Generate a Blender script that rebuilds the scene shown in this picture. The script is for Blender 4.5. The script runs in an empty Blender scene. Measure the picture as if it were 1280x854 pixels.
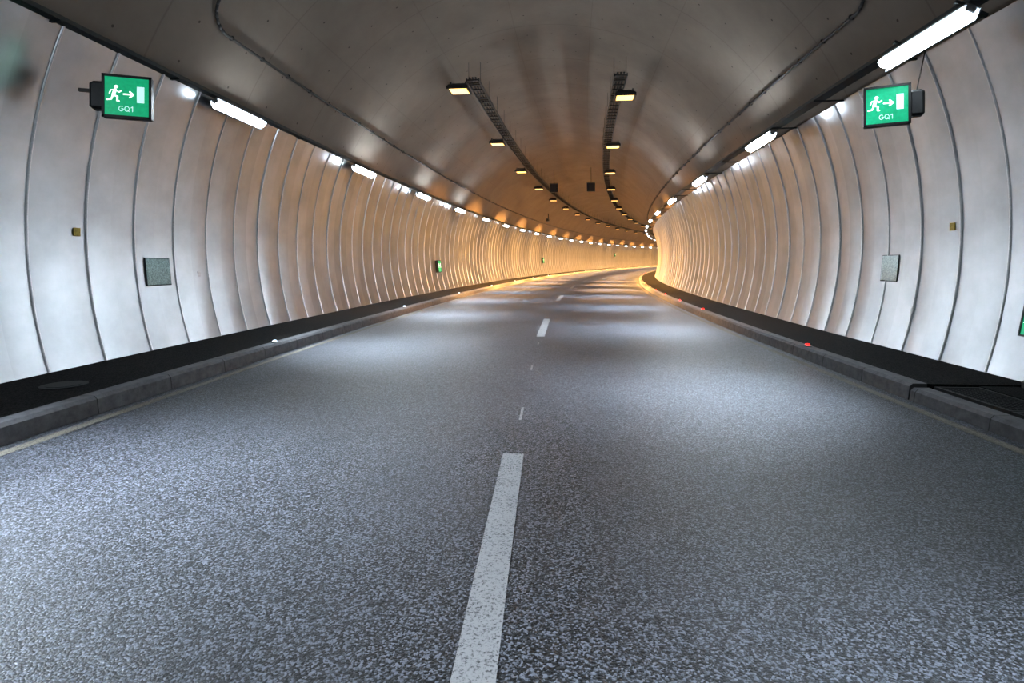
import bpy, math, random
from mathutils import Vector, Matrix
random.seed(4)
scene = bpy.context.scene
COL = scene.collection
# ------------------------------------------------------------------ alignment
R, TH0, X0, KZ = 260.0, 0.05, -0.23, 5e-5
S_MIN, S_MAX = -22.0, 160.0
def frame(s):
    p = TH0 + s / R
    c = Vector((X0 + R*(math.cos(TH0)-math.cos(p)), R*(math.sin(p)-math.sin(TH0)), KZ*s*s if s > 0 else 0))
    return c, Vector((math.cos(p), -math.sin(p), 0)), Vector((math.sin(p), math.cos(p), 0))
def P(s, u, z):
    c, r, t = frame(s)
    return c + r*u + Vector((0, 0, z))
TU, TZ, TR = -0.10, 1.85, 5.45
def wall_u(side, z, inset=0.0):
    return TU + side*(math.sqrt(TR*TR-(z-TZ)**2) - inset)

# ------------------------------------------------------------------ materials
def new_mat(name):
    m = bpy.data.materials.new(name); m.use_nodes = True
    nt = m.node_tree; b = nt.nodes['Principled BSDF']
    return m, nt, b
def N(nt, t, **kw):
    n = nt.nodes.new(t)
    for k, v in kw.items():
        if k in n.inputs: n.inputs[k].default_value = v
        else: setattr(n, k, v)
    return n
def ramp(nt, fac, stops):
    r = nt.nodes.new('ShaderNodeValToRGB')
    while len(r.color_ramp.elements) < len(stops): r.color_ramp.elements.new(0.5)
    for e, (p, c) in zip(r.color_ramp.elements, stops):
        e.position = p; e.color = (*c, 1) if len(c) == 3 else c
    nt.links.new(fac, r.inputs['Fac']); return r
def M(nt, op, a, b=None, c=None):
    n = nt.nodes.new('ShaderNodeMath'); n.operation = op
    for i, v in enumerate((a, b, c)):
        if v is None: continue
        if isinstance(v, (int, float)): n.inputs[i].default_value = v
        else: nt.links.new(v, n.inputs[i])
    return n.outputs[0]
def MIX(nt, f, a, b, mode='MIX'):
    n = nt.nodes.new('ShaderNodeMix'); n.data_type = 'RGBA'; n.blend_type = mode
    for i, v in ((0, f), (6, a), (7, b)):
        if isinstance(v, (int, float)): n.inputs[i].default_value = v
        elif isinstance(v, tuple): n.inputs[i].default_value = (*v, 1)
        else: nt.links.new(v, n.inputs[i])
    return n.outputs[2]
def simple(name, col, rough=0.6, metal=0.0, noise=25.0, amt=0.25, emit=None, es=0.0):
    m, nt, b = new_mat(name)
    tc = N(nt, 'ShaderNodeTexCoord'); nz = N(nt, 'ShaderNodeTexNoise', Scale=noise, Detail=4.0)
    nt.links.new(tc.outputs['Object'], nz.inputs['Vector'])
    lo = tuple(c*(1-amt) for c in col); hi = tuple(min(1, c*(1+amt)) for c in col)
    r = ramp(nt, nz.outputs['Fac'], [(0.3, lo), (0.7, hi)])
    nt.links.new(r.outputs['Color'], b.inputs['Base Color'])
    b.inputs['Roughness'].default_value = rough; b.inputs['Metallic'].default_value = metal
    if emit:
        b.inputs['Emission Color'].default_value = (*emit, 1); b.inputs['Emission Strength'].default_value = es
    return m

def mat_asphalt(name, dark, light, rough, bump, scale=75.0, spec=0.8):
    m, nt, b = new_mat(name)
    tc = N(nt, 'ShaderNodeTexCoord')
    v = N(nt, 'ShaderNodeTexVoronoi', Scale=scale); n1 = N(nt, 'ShaderNodeTexNoise', Scale=scale*0.6, Detail=4.0, Roughness=0.7)
    n2 = N(nt, 'ShaderNodeTexNoise', Scale=0.9, Detail=4.0)
    for x in (v, n1, n2): nt.links.new(tc.outputs['Object'], x.inputs['Vector'])
    sep = N(nt, 'ShaderNodeSeparateColor'); nt.links.new(v.outputs['Color'], sep.inputs[0])
    val = M(nt, 'ADD', M(nt, 'MULTIPLY', sep.outputs[0], 0.5), M(nt, 'MULTIPLY', n1.outputs['Fac'], 0.65))
    r = ramp(nt, val, [(0.46, dark), (0.62, tuple((a+c)/6 for a, c in zip(dark, light))), (0.78, light)])
    big = ramp(nt, n2.outputs['Fac'], [(0.3, (0.8, 0.8, 0.82)), (0.7, (1.12, 1.12, 1.1))])
    nt.links.new(MIX(nt, 1.0, r.outputs['Color'], big.outputs['Color'], 'MULTIPLY'), b.inputs['Base Color'])
    rr = ramp(nt, sep.outputs[1], [(0.0, (rough+.22,)*3), (1.0, (rough,)*3)])
    nt.links.new(rr.outputs['Color'], b.inputs['Roughness'])
    bp = N(nt, 'ShaderNodeBump', Strength=bump, Distance=0.004)
    hgt = M(nt, 'ADD', val, M(nt, 'MULTIPLY', v.outputs['Distance'], -0.5))
    nt.links.new(hgt, bp.inputs['Height']); nt.links.new(bp.outputs['Normal'], b.inputs['Normal'])
    b.inputs['Specular IOR Level'].default_value = spec
    return m
mASPH = mat_asphalt('asphalt', (0.0015, 0.002, 0.003), (0.20, 0.22, 0.27), 0.29, 0.9, 120.0, 0.65)
mWALK = mat_asphalt('sidewalk_asphalt', (0.0015, 0.0015, 0.0015), (0.010, 0.0095, 0.009), 0.7, 0.6, 90, 0.1)

def mat_panel():
    m, nt, b = new_mat('brushed_metal_panel')
    uv = N(nt, 'ShaderNodeUVMap')
    sx = N(nt, 'ShaderNodeSeparateXYZ'); nt.links.new(uv.outputs['UV'], sx.inputs[0])
    pid = M(nt, 'FLOOR', M(nt, 'DIVIDE', sx.outputs['X'], 0.8))
    wn = N(nt, 'ShaderNodeTexWhiteNoise', noise_dimensions='1D'); nt.links.new(pid, wn.inputs['W'])
    n1 = N(nt, 'ShaderNodeTexNoise', Scale=1.4, Detail=5.0, Roughness=0.6); nt.links.new(uv.outputs['UV'], n1.inputs['Vector'])
    pv = ramp(nt, wn.outputs['Value'], [(0, (0.37, 0.39, 0.41)), (1, (0.48, 0.50, 0.52))])
    sm = ramp(nt, n1.outputs['Fac'], [(0.3, (0.78, 0.78, 0.78)), (0.7, (1.08, 1.08, 1.08))])
    nt.links.new(MIX(nt, 1.0, pv.outputs['Color'], sm.outputs['Color'], 'MULTIPLY'), b.inputs['Base Color'])
    b.inputs['Metallic'].default_value = 0.98
    b.inputs['Roughness'].default_value = 0.28
    return m
mPANEL = mat_panel()
mRIB = simple('seam_metal', (0.62, 0.62, 0.62), 0.30, 1.0, 40, 0.1)

def mat_ceiling():
    m, nt, b = new_mat('ceiling_concrete')
    uv = N(nt, 'ShaderNodeUVMap'); sx = N(nt, 'ShaderNodeSeparateXYZ'); nt.links.new(uv.outputs['UV'], sx.inputs[0])
    def line(coord, period, w):
        f = M(nt, 'FRACT', M(nt, 'DIVIDE', coord, period))
        return M(nt, 'LESS_THAN', M(nt, 'MULTIPLY', f, period), w)
    l1 = line(sx.outputs['X'], 2.4, 0.03); l2 = line(sx.outputs['Y'], 1.9, 0.018)
    def dots(px, py, r):
        a = M(nt, 'MULTIPLY', M(nt, 'SUBTRACT', M(nt, 'FRACT', M(nt, 'DIVIDE', sx.outputs['X'], px)), 0.5), px)
        c = M(nt, 'MULTIPLY', M(nt, 'SUBTRACT', M(nt, 'FRACT', M(nt, 'DIVIDE', sx.outputs['Y'], py)), 0.5), py)
        d = M(nt, 'SQRT', M(nt, 'ADD', M(nt, 'MULTIPLY', a, a), M(nt, 'MULTIPLY', c, c)))
        return M(nt, 'LESS_THAN', d, r)
    d1 = dots(1.2, 0.63, 0.020)
    n1 = N(nt, 'ShaderNodeTexNoise', Scale=0.7, Detail=7.0, Roughness=0.65); nt.links.new(uv.outputs['UV'], n1.inputs['Vector'])
    base = ramp(nt, n1.outputs['Fac'], [(0.3, (0.175, 0.142, 0.114)), (0.7, (0.225, 0.185, 0.15))])
    dk = M(nt, 'MAXIMUM', M(nt, 'MULTIPLY', l2, 0.15), M(nt, 'MAXIMUM', M(nt, 'MULTIPLY', l1, 0.2), M(nt, 'MULTIPLY', d1, 0.7)))
    nt.links.new(MIX(nt, dk, base.outputs['Color'], (0.03, 0.025, 0.02)), b.inputs['Base Color'])
    b.inputs['Roughness'].default_value = 1.0; b.inputs['Specular IOR Level'].default_value = 0.03
    return m
mCEIL = mat_ceiling()

def mat_curb():
    m, nt, b = new_mat('curb_stone')
    uv = N(nt, 'ShaderNodeUVMap'); sx = N(nt, 'ShaderNodeSeparateXYZ'); nt.links.new(uv.outputs['UV'], sx.inputs[0])
    f = M(nt, 'LESS_THAN', M(nt, 'FRACT', sx.outputs['X']), 0.012)
    n1 = N(nt, 'ShaderNodeTexNoise', Scale=9.0, Detail=7.0, Roughness=0.7); nt.links.new(uv.outputs['UV'], n1.inputs['Vector'])
    wn = N(nt, 'ShaderNodeTexWhiteNoise', noise_dimensions='1D'); nt.links.new(M(nt, 'FLOOR', sx.outputs['X']), wn.inputs['W'])
    base = ramp(nt, n1.outputs['Fac'], [(0.3, (0.07, 0.07, 0.078)), (0.7, (0.17, 0.17, 0.18))])
    pv = ramp(nt, wn.outputs['Value'], [(0, (0.85,)*3), (1, (1.1,)*3)])
    c = MIX(nt, 1.0, base.outputs['Color'], pv.outputs['Color'], 'MULTIPLY')
    nt.links.new(MIX(nt, f, c, (0.03, 0.03, 0.03)), b.inputs['Base Color'])
    b.inputs['Roughness'].default_value = 0.8
    bp = N(nt, 'ShaderNodeBump', Strength=0.4, Distance=0.01)
    nt.links.new(n1.outputs['Fac'], bp.inputs['Height']); nt.links.new(bp.outputs['Normal'], b.inputs['Normal'])
    return m
mCURB = mat_curb()

def mat_paint(name, col, wear):
    m, nt, b = new_mat(name)
    tc = N(nt, 'ShaderNodeTexCoord')
    n1 = N(nt, 'ShaderNodeTexNoise', Scale=95.0, Detail=4.0, Roughness=0.7); n2 = N(nt, 'ShaderNodeTexNoise', Scale=5.0, Detail=5.0)
    for x in (n1, n2): nt.links.new(tc.outputs['Object'], x.inputs['Vector'])
    k = M(nt, 'MULTIPLY_ADD', n2.outputs['Fac'], 0.15, n1.outputs['Fac'])
    r = ramp(nt, k, [(wear-0.03, tuple(c*0.15 for c in col)), (wear+0.08, tuple(c*0.85 for c in col)), (1.0, col)])
    nt.links.new(r.outputs['Color'], b.inputs['Base Color']); b.inputs['Roughness'].default_value = 0.6
    bp = N(nt, 'ShaderNodeBump', Strength=0.7, Distance=0.004)
    nt.links.new(n1.outputs['Fac'], bp.inputs['Height']); nt.links.new(bp.outputs['Normal'], b.inputs['Normal'])
    return m
mWHITE = mat_paint('white_road_paint', (0.45, 0.45, 0.46), 0.47)
mEDGE = mat_paint('worn_edge_paint', (0.22, 0.20, 0.16), 0.50)
mBLACK = simple('black_steel', (0.012, 0.012, 0.012), 0.45, 0.3)
mTRAY = simple('dark_tray_steel', (0.022, 0.027, 0.027), 0.5, 0.5)
mCABLE = simple('black_cable', (0.012, 0.011, 0.010), 0.6)
mGREY = simple('grey_housing', (0.25, 0.26, 0.27), 0.4, 0.5)
mHATCH = simple('grey_hatch', (0.16, 0.235, 0.235), 0.35, 0.6, 60, 0.5)
mSILVER = simple('silver_hatch', (0.30, 0.37, 0.37), 0.30, 0.9, 60, 0.35)
mYEL = simple('yellow_tag', (0.5, 0.34, 0.02), 0.5)
mPLATE = simple('white_plate', (0.4, 0.4, 0.4), 0.5)
mCONC = simple('concrete', (0.04, 0.04, 0.038), 0.8, 0, 12)
mGRATE = simple('grate_iron', (0.012, 0.0125, 0.0135), 0.75, 0.1)
mLAMPW = simple('lamp_diffuser', (0.9, 0.95, 1), 0.5, emit=(0.76, 0.89, 1.0), es=70)
mLAMPM = simple('lamp_diffuser_bright', (0.9, 0.95, 1), 0.5, emit=(0.76, 0.89, 1.0), es=210)
mLAMPF = simple('lamp_diffuser_dim', (0.9, 0.95, 1), 0.5, emit=(0.80, 0.91, 1.0), es=16)
mLAMPY = simple('sodium_lens', (1, 0.7, 0.3), 0.5, emit=(1.0, 0.58, 0.16), es=3.0)
mREDL = simple('red_lens', (0.6, 0.0, 0.0), 0.3, emit=(1.0, 0.006, 0.004), es=12)
mWHL = simple('white_lens', (0.9, 0.9, 1), 0.3, emit=(0.65, 0.8, 1.0), es=4)
mGREEN = simple('green_sign_face', (0.0, 0.22, 0.11), 0.4, emit=(0.0, 0.32, 0.13), es=1.0)
mPICT = simple('sign_white', (0.9, 0.95, 0.9), 0.4, emit=(0.75, 1.0, 0.85), es=1.5)
mDOORW = simple('sign_pale', (0.6, 0.8, 0.8), 0.4, emit=(0.55, 0.95, 0.9), es=0.9)

# ------------------------------------------------------------------ builders
class MB:
    def __init__(s): s.v = []; s.f = []; s.m = []
    def box(s, c, d, mi=0, bev=0.0, rot=None):
        b = min(bev, min(d)/2.2)
        hx, hy, hz = (k/2 for k in d)
        base = len(s.v); pts = []
        if b <= 0:
            for z in (-hz, hz):
                for x, y in ((-hx, -hy), (hx, -hy), (hx, hy), (-hx, hy)): pts.append((x, y, z))
            fs = [(3, 2, 1, 0), (4, 5, 6, 7)] + [(i, (i+1) % 4, 4+(i+1) % 4, 4+i) for i in range(4)]
        else:
            rings = []
            for z, ins in ((-hz, b), (-hz+b, 0), (hz-b, 0), (hz, b)):
                X, Y = hx-ins, hy-ins; k = b if ins == 0 else b*0.5
                rings.append([(-X+k, -Y, z), (X-k, -Y, z), (X, -Y+k, z), (X, Y-k, z), (X-k, Y, z), (-X+k, Y, z), (-X, Y-k, z), (-X, -Y+k, z)])
            for r in rings: pts += r
            fs = [tuple(range(7, -1, -1)), tuple(range(24, 32))]
            for j in range(3):
                for i in range(8): fs.append((j*8+i, j*8+(i+1) % 8, (j+1)*8+(i+1) % 8, (j+1)*8+i))
        c = Vector(c)
        for p in pts:
            p = Vector(p)
            if rot: p = rot @ p
            s.v.append(p + c)
        for f in fs: s.f.append(tuple(base+i for i in f)); s.m.append(mi)
        return s
    def cyl(s, a, b, r, mi=0, n=10, r2=None):
        a, b = Vector(a), Vector(b); d = (b-a).normalized()
        x = d.orthogonal().normalized(); y = d.cross(x); base = len(s.v); r2 = r if r2 is None else r2
        for q, rr in ((a, r), (b, r2)):
            for i in range(n):
                t = 2*math.pi*i/n; s.v.append(q + x*rr*math.cos(t) + y*rr*math.sin(t))
        for i in range(n): s.f.append((base+i, base+(i+1) % n, base+n+(i+1) % n, base+n+i)); s.m.append(mi)
        s.f.append(tuple(base+i for i in range(n-1, -1, -1))); s.f.append(tuple(base+n+i for i in range(n))); s.m += [mi, mi]
        return s
    def mesh(s, name, mats, smooth=False):
        me = bpy.data.meshes.new(name); me.from_pydata([tuple(v) for v in s.v], [], s.f)
        for m in mats: me.materials.append(m)
        me.polygons.foreach_set('material_index', s.m)
        if smooth: me.polygons.foreach_set('use_smooth', [True]*len(s.f))
        me.update(); return me
def obj(name, data, parent=None, mat=None):
    o = bpy.data.objects.new(name, data); COL.objects.link(o)
    if parent: o.parent = parent
    if mat is not None: o.matrix_basis = mat
    return o
def tag(o, label, cat, group=None, kind=None):
    o['label'] = label; o['category'] = cat
    if group: o['group'] = group
    if kind: o['kind'] = kind
def fmat(s, u, z, tilt=0.0):
    c, r, t = frame(s); o = P(s, u, z)
    m = Matrix((r, t, Vector((0, 0, 1)))).transposed().to_4x4(); m.translation = o
    return m @ Matrix.Rotation(tilt, 4, 'Y')
def wmat(s, side, z, inset=0.0):
    a = math.asin((z-TZ)/TR)
    c, r, t = frame(s); n = r*(-side*math.cos(a)) + Vector((0, 0, -math.sin(a)))
    y = -n; zz = (Vector((0, 0, 1)) - y*y.z).normalized(); x = y.cross(zz)
    m = Matrix((x, y, zz)).transposed().to_4x4()
    m.translation = P(s, TU + side*(TR-inset)*math.cos(a), TZ + (TR-inset)*math.sin(a)); return m
def srange(s0, s1):
    out = [s0]
    while out[-1] < s1-1e-6: out.append(min(s1, out[-1] + (0.5 if out[-1] < 60 else 1.0)))
    return out
def sweep(name, prof, s0, s1, mats, closed=False, smooth=False, ss=None, parent=None):
    ss = ss or srange(s0, s1); n = len(prof); vs = []; fs = []; uvs = []
    per = [0]
    for i in range(1, n+1): per.append(per[-1] + math.dist(prof[i-1], prof[i % n]))
    for s in ss:
        for u, z in prof: vs.append(tuple(P(s, u, z)))
    for j in range(len(ss)-1):
        for i in range(n if closed else n-1):
            k = (i+1) % n
            fs.append((j*n+i, j*n+k, (j+1)*n+k, (j+1)*n+i))
            uvs += [(ss[j], per[i]), (ss[j], per[i+1]), (ss[j+1], per[i+1]), (ss[j+1], per[i])]
    if closed:
        fs.append(tuple(range(n))); uvs += [(0, 0)]*n
        L = (len(ss)-1)*n; fs.append(tuple(L+i for i in range(n-1, -1, -1))); uvs += [(0, 0)]*n
    me = bpy.data.meshes.new(name); me.from_pydata(vs, [], fs)
    ul = me.uv_layers.new(name='UVMap')
    for i, q in enumerate(uvs): ul.data[i].uv = q
    for m in mats: me.materials.append(m)
    if smooth: me.polygons.foreach_set('use_smooth', [True]*len(fs))
    me.update(); return obj(name, me, parent)

# ------------------------------------------------------------------ shell
o = sweep('floor', [(-5.5, 0), (-3.9, 0), (-1.2, 0.0), (0, 0.0), (1.2, 0.0), (3.8, 0), (5.5, 0)], S_MIN, S_MAX, [mASPH])
tag(o, 'dark coarse-grained asphalt road surface curving through the tunnel', 'road', kind='structure')

def build_wall(name, side):
    a0, a1 = math.asin((0.16-TZ)/TR), math.asin((4.0-TZ)/TR); na = 24
    vs, fs, uvs, mi = [], [], [], []
    s = S_MIN; W = 0.8
    def ring(sv, bulge, vlist):
        for i in range(na+1):
            a = a0+(a1-a0)*i/na; r = TR - bulge
            vlist.append(tuple(P(sv, TU+side*r*math.cos(a), TZ+r*math.sin(a))))
    while s < S_MAX-0.01:
        sub = 8 if s < 30 else (4 if s < 70 else 2)
        b0 = random.uniform(0.004, 0.016); tl = random.uniform(-0.012, 0.012)
        base = len(vs)
        for j in range(sub+1):
            t = j/sub; ring(s+W*t, 4*b0*t*(1-t) + tl*(t-0.5), vs)
        for j in range(sub):
            for i in range(na):
                q = base+j*(na+1)+i; f = (q, q+1, q+na+2, q+na+1)
                fs.append(f if side > 0 else f[::-1]); mi.append(0)
                c = [(s+W*j/sub, TR*(a1-a0)*i/na), (s+W*j/sub, TR*(a1-a0)*(i+1)/na), (s+W*(j+1)/sub, TR*(a1-a0)*(i+1)/na), (s+W*(j+1)/sub, TR*(a1-a0)*i/na)]
                uvs += c if side > 0 else c[::-1]
        base = len(vs); w = 0.016
        prof = [(-w, -0.01), (-w*0.8, 0.014), (-w*0.25, 0.022), (w*0.25, 0.022), (w*0.8, 0.014), (w, -0.01)]
        for ds, h in prof: ring(s+ds, h, vs)
        for j in range(5):
            for i in range(na):
                q = base+j*(na+1)+i; f = (q, q+1, q+na+2, q+na+1)
                fs.append(f if side > 0 else f[::-1]); mi.append(1); uvs += [(0, 0)]*4
        s += W
    me = bpy.data.meshes.new(name); me.from_pydata(vs, [], fs); ul = me.uv_layers.new(name='UVMap')
    for i, q in enumerate(uvs): ul.data[i].uv = q
    me.materials.append(mPANEL); me.materials.append(mRIB)
    me.polygons.foreach_set('material_index', mi); me.polygons.foreach_set('use_smooth', [True]*len(fs)); me.update()
    o = obj(name, me); tag(o, 'curved tunnel wall clad in brushed metal panels with vertical seams', 'wall', kind='structure')
build_wall('wall_left', -1); build_wall('wall_right', 1)
rc = 5.48; ac = math.asin((3.96-TZ)/rc)
prof = [(TU - rc*math.cos(ac+(math.pi-2*ac)*i/40), TZ + rc*math.sin(ac+(math.pi-2*ac)*i/40)) for i in range(41)]
o = sweep('ceiling', prof, S_MIN, S_MAX, [mCEIL], smooth=True)
tag(o, 'dark brownish vaulted concrete tunnel ceiling with joints and bolts', 'ceiling', kind='structure')

# sidewalks, curbs, edge lines
def curbprof(sd, top=0.17):
    return [(sd*3.85, -0.02), (sd*3.87, top-0.03), (sd*3.90, top), (sd*4.04, top), (sd*4.04, -0.02)]
for sd, s0 in ((-1, S_MIN), (1, 6.1)):
    p = curbprof(sd, 0.165); p = p if sd < 0 else p[::-1]
    o = sweep('curb', p, s0, S_MAX, [mCURB], closed=True)
    tag(o, 'grey stone block curb edging the asphalt road', 'curb')
    pp = [(sd*4.05, -0.02), (sd*4.05, 0.162), (wall_u(sd, 0.17)+sd*0.05, 0.162), (wall_u(sd, 0.17)+sd*0.05, -0.02)]
    o = sweep('sidewalk', pp if sd < 0 else pp[::-1], s0, S_MAX, [mWALK], closed=True)
    tag(o, 'narrow black asphalt maintenance walkway along the tunnel wall', 'sidewalk')
    o = sweep('edge_line', [(sd*3.64, 0.004), (sd*3.74, 0.004)], S_MIN, S_MAX, [mEDGE])
    tag(o, 'worn beige painted edge line beside the curb', 'road marking')
o = sweep('curb', curbprof(1, 0.13)[::-1], S_MIN, 6.08, [mCURB], closed=True); tag(o, 'lowered grey curb in front of the drain grates', 'curb')
o = sweep('sidewalk', [(4.52, -0.02), (4.52, 0.15), (4.89, 0.15), (4.89, -0.02)][::-1], S_MIN, 6.08, [mWALK], closed=True)
tag(o, 'black walkway bay beside the drain grates', 'sidewalk')
o = sweep('cable_duct', [(4.90, 0.0), (4.90, 0.20), (4.92, 0.22), (5.05, 0.22), (5.05, 0.0)][::-1], -2, 6.06, [mCONC], closed=True)
tag(o, 'low concrete duct ledge at the foot of the wall', 'concrete ledge')
mb = MB(); mb.box((0, 0, 0), (0.03, 0.95, 0.05)).box((0.40, 0, 0), (0.03, 0.95, 0.05)).box((0.2, -0.46, 0), (0.40, 0.03, 0.05)).box((0.2, 0.46, 0), (0.40, 0.03, 0.05))
for i in range(22): mb.box((0.2, -0.43+i*0.041, 0), (0.38, 0.010, 0.04))
for i in range(7): mb.box((0.05+i*0.05, 0, 0.0), (0.008, 0.92, 0.036))
gm = mb.mesh('drain_grate', [mGRATE])
for i in range(5):
    o = obj('drain_grate', gm, mat=fmat(5.55-i*0.98, 4.08, 0.125)); tag(o, 'black iron mesh drain grate set beside the curb', 'drain grate', 'drain grates beside the curb')
o = obj('cover_slab', MB().box((0, 0, 0), (0.28, 0.75, 0.03), 0, 0.01).mesh('cover_slab', [mCONC]), mat=fmat(5.2, 4.70, 0.166))
tag(o, 'pale concrete cover slab on the walkway', 'concrete slab')
o = obj('manhole_cover', MB().cyl((0, 0, 0), (0, 0, 0.010), 0.2, 0, 24).cyl((0, 0, 0.010), (0, 0, 0.014), 0.15, 0, 24).mesh('manhole_cover', [mGRATE]), mat=fmat(5.4, -4.55, 0.163))
tag(o, 'round black iron cover set in the walkway', 'manhole cover')

# lane dashes
def patch(name, s0, s1, u0, u1, mat, z=0.005):
    n = max(1, int((s1-s0)/0.5)); return sweep(name, [(u0, z), (u1, z)], s0, s1, [mat], ss=[s0+(s1-s0)*i/n for i in range(n+1)])
for i in range(-1, 14):
    o = patch('lane_dash', 0.76+10*i, 4.16+10*i, -0.075, 0.075, mWHITE); tag(o, 'white painted centre line dash, slightly worn', 'road marking', 'centre line dashes')
for s0, s1 in ((5.05, 5.5), (7.4, 7.75), (9.7, 10.0)):
    o = patch('lane_tick', s0, s1, -0.012, 0.012, mWHITE); tag(o, 'thin short white tick mark on the asphalt', 'road marking', 'thin ticks on the centre line')

# ------------------------------------------------------------------ wall trays, lamps
for sd, lu, w_ in ((-1, -4.93, 0.16), (1, 4.38, 0.18)):
    wu = wall_u(sd, 3.98)
    a = lu+sd*0.05; b = a+sd*w_
    if sd < 0: b = wu+sd*0.01
    pr = [(a, 4.04), (a, 3.99), (b, 3.99), (b, 4.04), (b-sd*0.01, 4.04), (b-sd*0.01, 4.0), (a+sd*0.015, 4.0), (a+sd*0.015, 4.04)]
    t = sweep('cable_tray', pr if sd < 0 else pr[::-1], S_MIN, S_MAX, [mTRAY], closed=True)
    tag(t, 'dark steel cable tray running along the top of the wall panels', 'cable tray')
    for k in range(3):
        cu = a+sd*(0.04+0.04*k); c = [(cu+0.018*math.cos(q*math.pi/3), 4.02+0.018*math.sin(q*math.pi/3)) for q in range(6)]
        sweep('cable', c, S_MIN, S_MAX, [mCABLE], closed=True, smooth=True, parent=t)
    L = abs(wu-a)
    bm_ = MB().box((-sd*L/2, 0, 0.0), (L, 0.04, 0.02)).mesh('bracket', [mTRAY])
    s = 2.0
    while s < 60:
        obj('bracket', bm_, t, fmat(s, wu, 3.98)); s += 1.92
hous = MB().box((0, 0, 0.03), (0.11, 1.42, 0.05), 0, 0.015).box((0, -0.71, 0.0), (0.09, 0.02, 0.07), 0, 0.01).box((0, 0.71, 0.0), (0.09, 0.02, 0.07), 0, 0.01).box((-0.075, 0, -0.028), (0.010, 1.46, 0.13)).box((-0.055, 0, 0.045), (0.05, 1.40, 0.012)).mesh('lamp_housing', [mGREY])  # tall wall-side lip is added to screen the wall behind from diffuser light
diffs = [MB().box((0, 0, -0.034), (0.13, 1.42, 0.09), 0, 0.03).mesh('lamp_diffuser', [mm]) for mm in (mLAMPW, mLAMPM, mLAMPF)]
brk = MB().box((0, -0.5, 0.070), (0.04, 0.04, 0.04)).box((0, 0.5, 0.070), (0.04, 0.04, 0.04)).box((0, 0, 0.070), (0.02, 1.0, 0.02)).mesh('mounting_bracket', [mTRAY])
def LWL(e, sp):
    L = bpy.data.lights.new('lamp_light', 'AREA'); L.shape = 'RECTANGLE'; L.size = 0.08; L.size_y = 1.24; L.energy = e; L.color = (0.76, 0.88, 1.0); L.spread = math.radians(sp); return L
LN, LF = LWL(110, 52), LWL(95, 44)
for sd, lu, s0 in ((-1, -4.93, 9.2), (1, 4.38, 6.35)):
    for i in range(-4, 26):
        s = s0 + 5.76*i
        if s > 156 or s < -16: continue
        u, z = lu, 3.85
        if sd > 0 and i == 0: u, z = 4.14, 3.73
        if sd < 0 and i == 0: z = 3.88
        lv = 0 if s < 11.5 else (1 if s < 28 else 2)
        r = obj('tunnel_lamp', None, mat=fmat(s, u, z) @ Matrix.Rotation(math.pi if sd > 0 else 0, 4, 'Z') @ Matrix.Rotation(-math.radians(26), 4, 'Y'))
        tag(r, 'bright cool white linear lamp mounted under the wall cable tray', 'lamp', 'white wall lamps')
        obj('lamp_housing', hous, r); obj('lamp_diffuser', diffs[lv], r); obj('mounting_bracket', brk, r)
        if sd > 0 and i == 0:
            obj('support_arm', MB().box((-0.09, -0.5, 0.14), (0.32, 0.04, 0.03)).box((-0.09, 0.5, 0.14), (0.32, 0.04, 0.03)).box((0, -0.5, 0.11), (0.03, 0.04, 0.06)).box((0, 0.5, 0.11), (0.03, 0.04, 0.06)).box((-0.22, 0, 0.14), (0.03, 1.0, 0.03)).mesh('support_arm', [mTRAY]), r)
        obj('lamp_light', LN if s < 14 else LF, r, Matrix.Translation((0, 0, -0.09)) @ Matrix.Rotation(-math.radians(8), 4, 'Y'))
# upper conduits
for sd in (-1, 1):
    a = math.asin((4.85-TZ)/5.48); cu, cz = TU+sd*5.44*math.cos(a), TZ+5.44*math.sin(a)
    c = [(cu+0.023*math.cos(q*math.pi/3), cz+0.023*math.sin(q*math.pi/3)) for q in range(6)]
    t = sweep('conduit', c, 8.3, S_MAX, [mCABLE], closed=True, smooth=True); tag(t, 'black cable conduit clipped along the vaulted ceiling', 'conduit')
    cl = MB().box((0, 0, 0), (0.075, 0.04, 0.07), 0, 0.01).mesh('clip', [mBLACK]); s = 8.5
    while s < 50:
        obj('clip', cl, t, fmat(s, cu+sd*0.01, cz+0.01)); s += 0.9
    lp = MB(); prev = None
    for k in range(13):
        q = k/12; aa = a+0.03*math.sin(q*math.pi/2)+0.20*q*q; pnt = P(8.3-0.35*math.sin(min(1, q*2)*math.pi/2)-0.25*q, TU+sd*5.44*math.cos(aa), TZ+5.44*math.sin(aa))
        if prev is not None: lp.cyl(prev, pnt, 0.023, 0, 8)
        prev = pnt
    obj('conduit_end', lp.mesh('conduit_end', [mCABLE], True), t)

# ------------------------------------------------------------------ ceiling ladders + sodium lamps
LZ = 6.2
lh = MB().box((0, 0, 0.07), (0.52, 0.58, 0.10), 0, 0.02).box((0, 0.25, 0.16), (0.38, 0.08, 0.10), 0, 0.01).box((0, -0.31, 0.03), (0.56, 0.03, 0.09), 0, 0.005).box((-0.27, 0, 0.03), (0.03, 0.58, 0.09)).box((0.27, 0, 0.03), (0.03, 0.58, 0.09)).mesh('lamp_housing', [mBLACK])
ll = MB().box((0, 0, 0.015), (0.46, 0.48, 0.03), 0, 0.008).mesh('lamp_lens', [mLAMPY])
lb = MB().box((-0.2, 0, 0.16), (0.03, 0.3, 0.12)).box((0.2, 0, 0.16), (0.03, 0.3, 0.12)).box((0, 0, 0.20), (0.4, 0.03, 0.03)).mesh('mounting_bracket', [mBLACK])
def LYL(e):
    L = bpy.data.lights.new('sodium_light', 'AREA'); L.shape = 'RECTANGLE'; L.size = 0.34; L.size_y = 0.46; L.energy = e; L.color = (1.0, 0.46, 0.12); L.spread = math.radians(58); return L
LYS = [LYL(90), LYL(500), LYL(1300), LYL(2000)]
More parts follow.
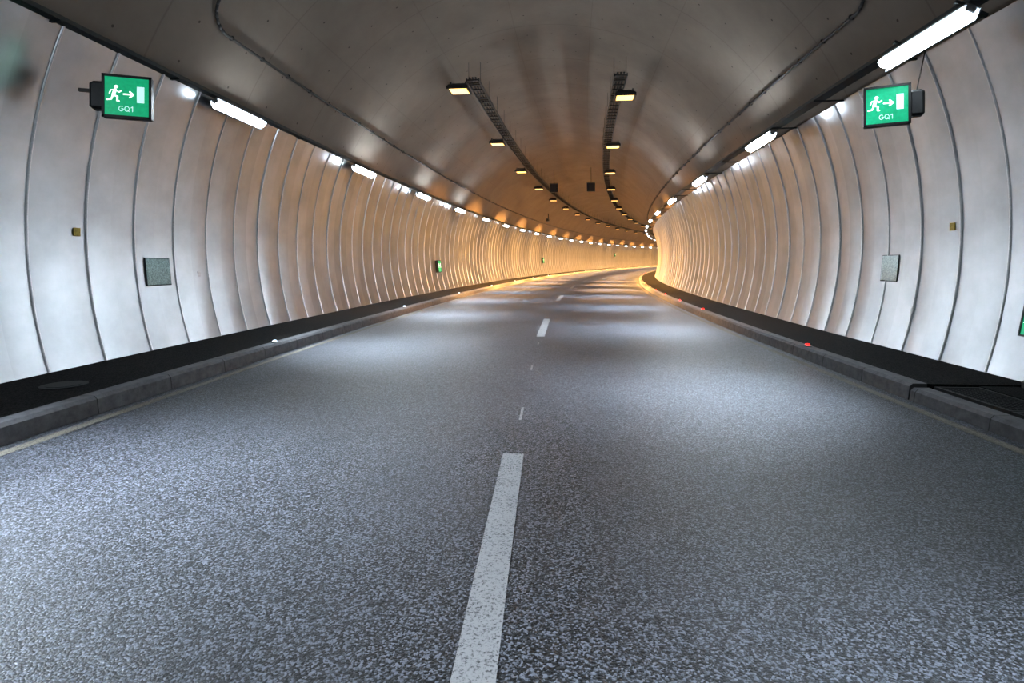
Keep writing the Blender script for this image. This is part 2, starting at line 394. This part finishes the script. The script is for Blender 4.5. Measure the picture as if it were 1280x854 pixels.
hang = MB().box((-0.16, 0, 0.26), (0.010, 0.012, 0.60)).box((0.16, 0, 0.26), (0.010, 0.012, 0.60)).box((0, 0, 0.0), (0.34, 0.03, 0.03)).mesh('hanger', [mBLACK])
for sd, lu, lo, s0 in ((-1, -2.0, -0.38, 15.1), (1, 1.85, 0.2, 16.2)):
    def rail(u):
        return [(u-0.012, LZ-0.04), (u+0.012, LZ-0.04), (u+0.012, LZ+0.04), (u-0.012, LZ+0.04)]
    t = sweep('cable_ladder', rail(lu-0.16), 15.0, S_MAX-5, [mBLACK], closed=True)
    tag(t, 'black steel cable ladder hung from the ceiling with lamps', 'cable ladder')
    sweep('side_rail', rail(lu+0.16), 15.0, S_MAX-5, [mBLACK], closed=True, parent=t)
    s = 15.05; rg = MB()
    while s < 110:
        m = fmat(s, lu, LZ); rot = m.to_3x3(); rg.box(m.translation, (0.32, 0.07, 0.03), 0, 0, rot); s += 0.42
    o = obj('rungs', rg.mesh('rungs', [mBLACK]), t); o['kind'] = 'stuff'
    for k in range(3):
        cu = lu-0.08+0.08*k; c = [(cu+0.03*math.cos(q*math.pi/3), LZ+0.045+0.03*math.sin(q*math.pi/3)) for q in range(6)]
        sweep('cable', c, 15.0, S_MAX-5, [mCABLE], closed=True, smooth=True, parent=t)
    s = 15.3
    while s < 90: obj('hanger', hang, t, fmat(s, lu, LZ)); s += 1.6
    for i in range(0, 21):
        s = s0+6.9*i
        r = obj('ceiling_lamp', None, mat=fmat(s, lu+lo, LZ-0.27)); tag(r, 'black box lamp with amber glowing lens under the cable ladder', 'lamp', 'amber ceiling lamps')
        obj('lamp_housing', lh, r); obj('lamp_lens', ll, r); obj('mounting_bracket', lb, r)
        obj('sodium_light', LYS[min(3, i)], r, Matrix.Translation((0, 0, -0.16)) @ Matrix.Rotation(sd*math.radians(53), 4, 'Y'))

# ------------------------------------------------------------------ exit signs
def thick(pts, w):
    out = []
    for (x0, z0), (x1, z1) in zip(pts, pts[1:]):
        dx, dz = x1-x0, z1-z0; L = math.hypot(dx, dz); nx, nz = -dz/L*w/2, dx/L*w/2
        out.append([(x0+nx, z0+nz), (x0-nx, z0-nz), (x1-nx, z1-nz), (x1+nx, z1+nz)])
    for x, z in pts: out.append([(x+w/2*math.cos(a*math.pi/4), z+w/2*math.sin(a*math.pi/4)) for a in range(8)])
    return out
man = []
man.append([(-0.115+0.021*math.cos(a*math.pi/8), 0.115+0.021*math.sin(a*math.pi/8)) for a in range(16)])
man += thick([(-0.125, 0.075), (-0.145, 0.015)], 0.036)
man += thick([(-0.12, 0.078), (-0.085, 0.05), (-0.06, 0.07)], 0.014)
man += thick([(-0.13, 0.078), (-0.17, 0.07), (-0.185, 0.03)], 0.014)
man += thick([(-0.142, 0.01), (-0.10, -0.005), (-0.105, -0.055), (-0.085, -0.058)], 0.019)
man += thick([(-0.148, 0.01), (-0.165, -0.04), (-0.21, -0.05)], 0.019)
arrow = thick([(-0.035, 0.03), (0.06, 0.03)], 0.020) + thick([(0.03, 0.065), (0.068, 0.03), (0.03, -0.005)], 0.018)
door = [[(0.105, -0.065), (0.185, -0.065), (0.185, 0.135), (0.105, 0.135)]]
def polymesh(name, polys, y, mat):
    me = bpy.data.meshes.new(name); v, f = [], []
    for k, p in enumerate(polys):
        b = len(v); yy = y - 0.00005*k; v += [(x, yy, z) for x, z in p]; f.append(tuple(range(b, b+len(p))))
    me.from_pydata(v, [], f); me.materials.append(mat); me.update(); return me
def arc(cx, cz, rx, rz, a0, a1, n=10):
    return [(cx+rx*math.cos(math.radians(a0+(a1-a0)*i/n)), cz+rz*math.sin(math.radians(a0+(a1-a0)*i/n))) for i in range(n+1)]
zc = -0.150
letters = thick(arc(-0.062, zc, 0.024, 0.030, 50, 350) + [(-0.040, zc), (-0.058, zc)], 0.007)
letters += thick(arc(0.0, zc, 0.024, 0.030, 0, 360, 14), 0.007) + thick([(0.006, zc-0.012), (0.026, zc-0.034)], 0.007)
letters += thick([(0.044, zc+0.016), (0.060, zc+0.030), (0.060, zc-0.031)], 0.008)
tm = polymesh('lettering', letters, -0.0885, mDOORW)
fr = MB().box((0, -0.02, 0), (0.53, 0.11, 0.53), 0, 0.012).box((0, -0.085, 0.25), (0.53, 0.03, 0.03)).box((0, -0.085, -0.25), (0.53, 0.03, 0.03)).box((-0.25, -0.085, 0), (0.03, 0.03, 0.53)).box((0.25, -0.085, 0), (0.03, 0.03, 0.53)).mesh('sign_housing', [mBLACK])
face = MB().box((0, -0.082, 0), (0.475, 0.01, 0.475)).mesh('sign_face', [mGREEN])
manm = polymesh('running_figure', man, -0.0885, mPICT); arm = polymesh('arrow', arrow, -0.0885, mPICT); dm = polymesh('door_symbol', door, -0.0885, mDOORW)
def sign(matx, label, full=True, sd=-1, text=True):
    r = obj('exit_sign', None, mat=matx); tag(r, label, 'exit sign', 'emergency exit signs')
    obj('sign_housing', fr, r); fo = obj('sign_face', face, r); fo['label'] = 'glowing green face'
    obj('running_figure', manm, fo); obj('arrow', arm, fo); obj('door_symbol', dm, fo)
    if text: obj('lettering', tm, fo)
    if full:
        mk = MB(); mk.box((sd*0.34, 0.08, 0.02), (0.17, 0.18, 0.34), 0, 0.03).box((sd*0.27, 0.05, 0.10), (0.2, 0.04, 0.05))
        if sd < 0: mk.box((sd*0.47, 0.08, 0.08), (0.16, 0.04, 0.04))
        else: mk.cyl((sd*0.34, 0.12, 0.15), (sd*0.50, 0.12, 1.04), 0.008)
        obj('mounting_box', mk.mesh('mounting_box', [mBLACK]), r)
    return r
sign(fmat(6.3, -4.58, 3.27) @ Matrix.Rotation(math.radians(24), 4, 'Z') @ Matrix.Scale(0.92, 4), 'green illuminated emergency exit sign GQ1 bracketed off the wall', sd=-1)
sign(fmat(6.7, 3.97, 3.11) @ Matrix.Rotation(math.radians(-24), 4, 'Z') @ Matrix.Scale(0.83, 4), 'green illuminated emergency exit sign GQ1 bracketed near bright lamp', sd=1)
for s, sd, z, sc in ((24.6, -1, 1.2, 1.0), (55, -1, 1.5, 1.0), (96, -1, 2.3, 1.0), (6.20, 1, 0.78, 0.68)):
    sign(wmat(s, sd, z, 0.04) @ Matrix.Scale(sc, 4), 'green exit sign mounted flat on the metal wall panel', full=False, text=False)

# ------------------------------------------------------------------ wall fixtures
def hatch(w, h, mat, frame_mat, lab, s, sd, z):
    r = obj('access_hatch', MB().box((0, 0, 0), (w, 0.008, h), 0, 0.002).mesh('access_hatch', [frame_mat]), mat=wmat(s, sd, z, 0.018)); tag(r, lab, 'access hatch')
    obj('door', MB().box((0, -0.005, 0), (w-0.025, 0.006, h-0.025), 0, 0.002).box((w*0.36, -0.009, 0), (0.02, 0.006, 0.05)).mesh('door', [mat]), r)
hatch(0.52, 0.41, mHATCH, mTRAY, 'grey-green rectangular access hatch on the metal wall', 8.02, -1, 1.25)
hatch(0.44, 0.40, mSILVER, mTRAY, 'silver rectangular access hatch on the metal wall', 9.12, 1, 1.30)
def plate(name, s, sd, z, w, h, mat, lab, cat, grp):
    o = obj(name, MB().box((0, 0, 0), (w, 0.010, h), 0, 0.003).cyl((-w*0.38, -0.004, 0), (-w*0.38, -0.008, 0), 0.005).cyl((w*0.38, -0.004, 0), (w*0.38, -0.008, 0), 0.005).mesh(name, [mat]), mat=wmat(s, sd, z, 0.018))
    tag(o, lab, cat, grp)
for s, sd, z in ((6.65, -1, 1.76), (7.75, 1, 1.84), (6.35, 1, 1.86), (30, -1, 1.8)):
    plate('marker_tag', s, sd, z, 0.10, 0.10, mYEL, 'small yellow marker tag on the metal wall', 'marker', 'yellow marker tags')
for s, sd, z in ((8.95, -1, 1.2), (8.4, 1, 0.72), (31.5, -1, 1.3), (40, -1, 1.4)):
    plate('outlet_plate', s, sd, z, 0.07, 0.08, mPLATE, 'small pale outlet plate on the metal wall', 'outlet', 'small outlet plates')

# curb marker lights
sm = MB().box((0, 0, 0.010), (0.09, 0.10, 0.020), 0, 0.006).mesh('stud_body', [mGREY])
for sd, mat, lab in ((1, mREDL, 'red glowing marker light on top of the curb'), (-1, mWHL, 'white glowing marker light on top of the curb')):
    lm = MB().box((0, -0.0, 0.028), (0.05, 0.05, 0.026), 0, 0.008).mesh('lens', [mat])
    pos = [8.45+6.9*i for i in range(14)] if sd < 0 else [8.7] + [15.3+3.45*i for i in range(14)]
    for s in pos:
        r = obj('marker_light', sm, mat=fmat(s, sd*3.95, 0.166)); tag(r, lab, 'marker light', 'curb marker lights'); obj('lens', lm, r)

# hanging signal boxes, camera
for s, u in ((36, -1.45), (36, 0.85)):
    r = obj('lane_signal', MB().box((0, 0, 0), (0.50, 0.22, 0.54), 0, 0.03).box((0, -0.13, 0.26), (0.52, 0.16, 0.02)).box((0, -0.115, 0), (0.42, 0.01, 0.44), 0, 0.0).mesh('lane_signal', [mBLACK]), mat=fmat(s, u, 6.0))
    tag(r, 'square black lane signal box hanging from the ceiling', 'traffic signal', 'hanging lane signals')
    hz = TZ + math.sqrt(5.48**2-u*u) - 6.0
    obj('hanger', MB().cyl((0, 0, 0.25), (0, 0, hz), 0.014).mesh('hanger', [mBLACK]), r)
u = -4.0; hz = TZ+math.sqrt(5.48**2-u*u)-5.0
r = obj('surveillance_camera', MB().box((0, 0, 0), (0.22, 0.6, 0.2), 0, 0.03).cyl((0, -0.3, 0), (0, -0.36, 0), 0.07).box((0, -0.05, 0.11), (0.26, 0.7, 0.03)).mesh('surveillance_camera', [mBLACK]), mat=fmat(50, u, 5.0))
tag(r, 'dark surveillance camera on a bracket from the ceiling', 'camera')
obj('bracket', MB().cyl((0, 0.1, 0.1), (0, 0.1, hz), 0.03).mesh('bracket', [mBLACK]), r)

# ------------------------------------------------------------------ world, camera
w = bpy.data.worlds.new('World'); scene.world = w; w.use_nodes = True
w.node_tree.nodes['Background'].inputs[0].default_value = (0.5, 0.5, 0.5, 1); w.node_tree.nodes['Background'].inputs[1].default_value = 0.05
cam = bpy.data.cameras.new('camera'); cam.sensor_width = 36; cam.lens = 36*720/1280
cam.shift_y = -(427-329)/1280
cam.clip_start = 0.05; cam.clip_end = 500
co = obj('camera', cam); co.location = (0, 0, 1.38); co.rotation_euler = (math.pi/2, 0, 0); scene.camera = co
scene.view_settings.view_transform = 'Standard'
scene.view_settings.look = 'None'
scene.view_settings.exposure = 0.0
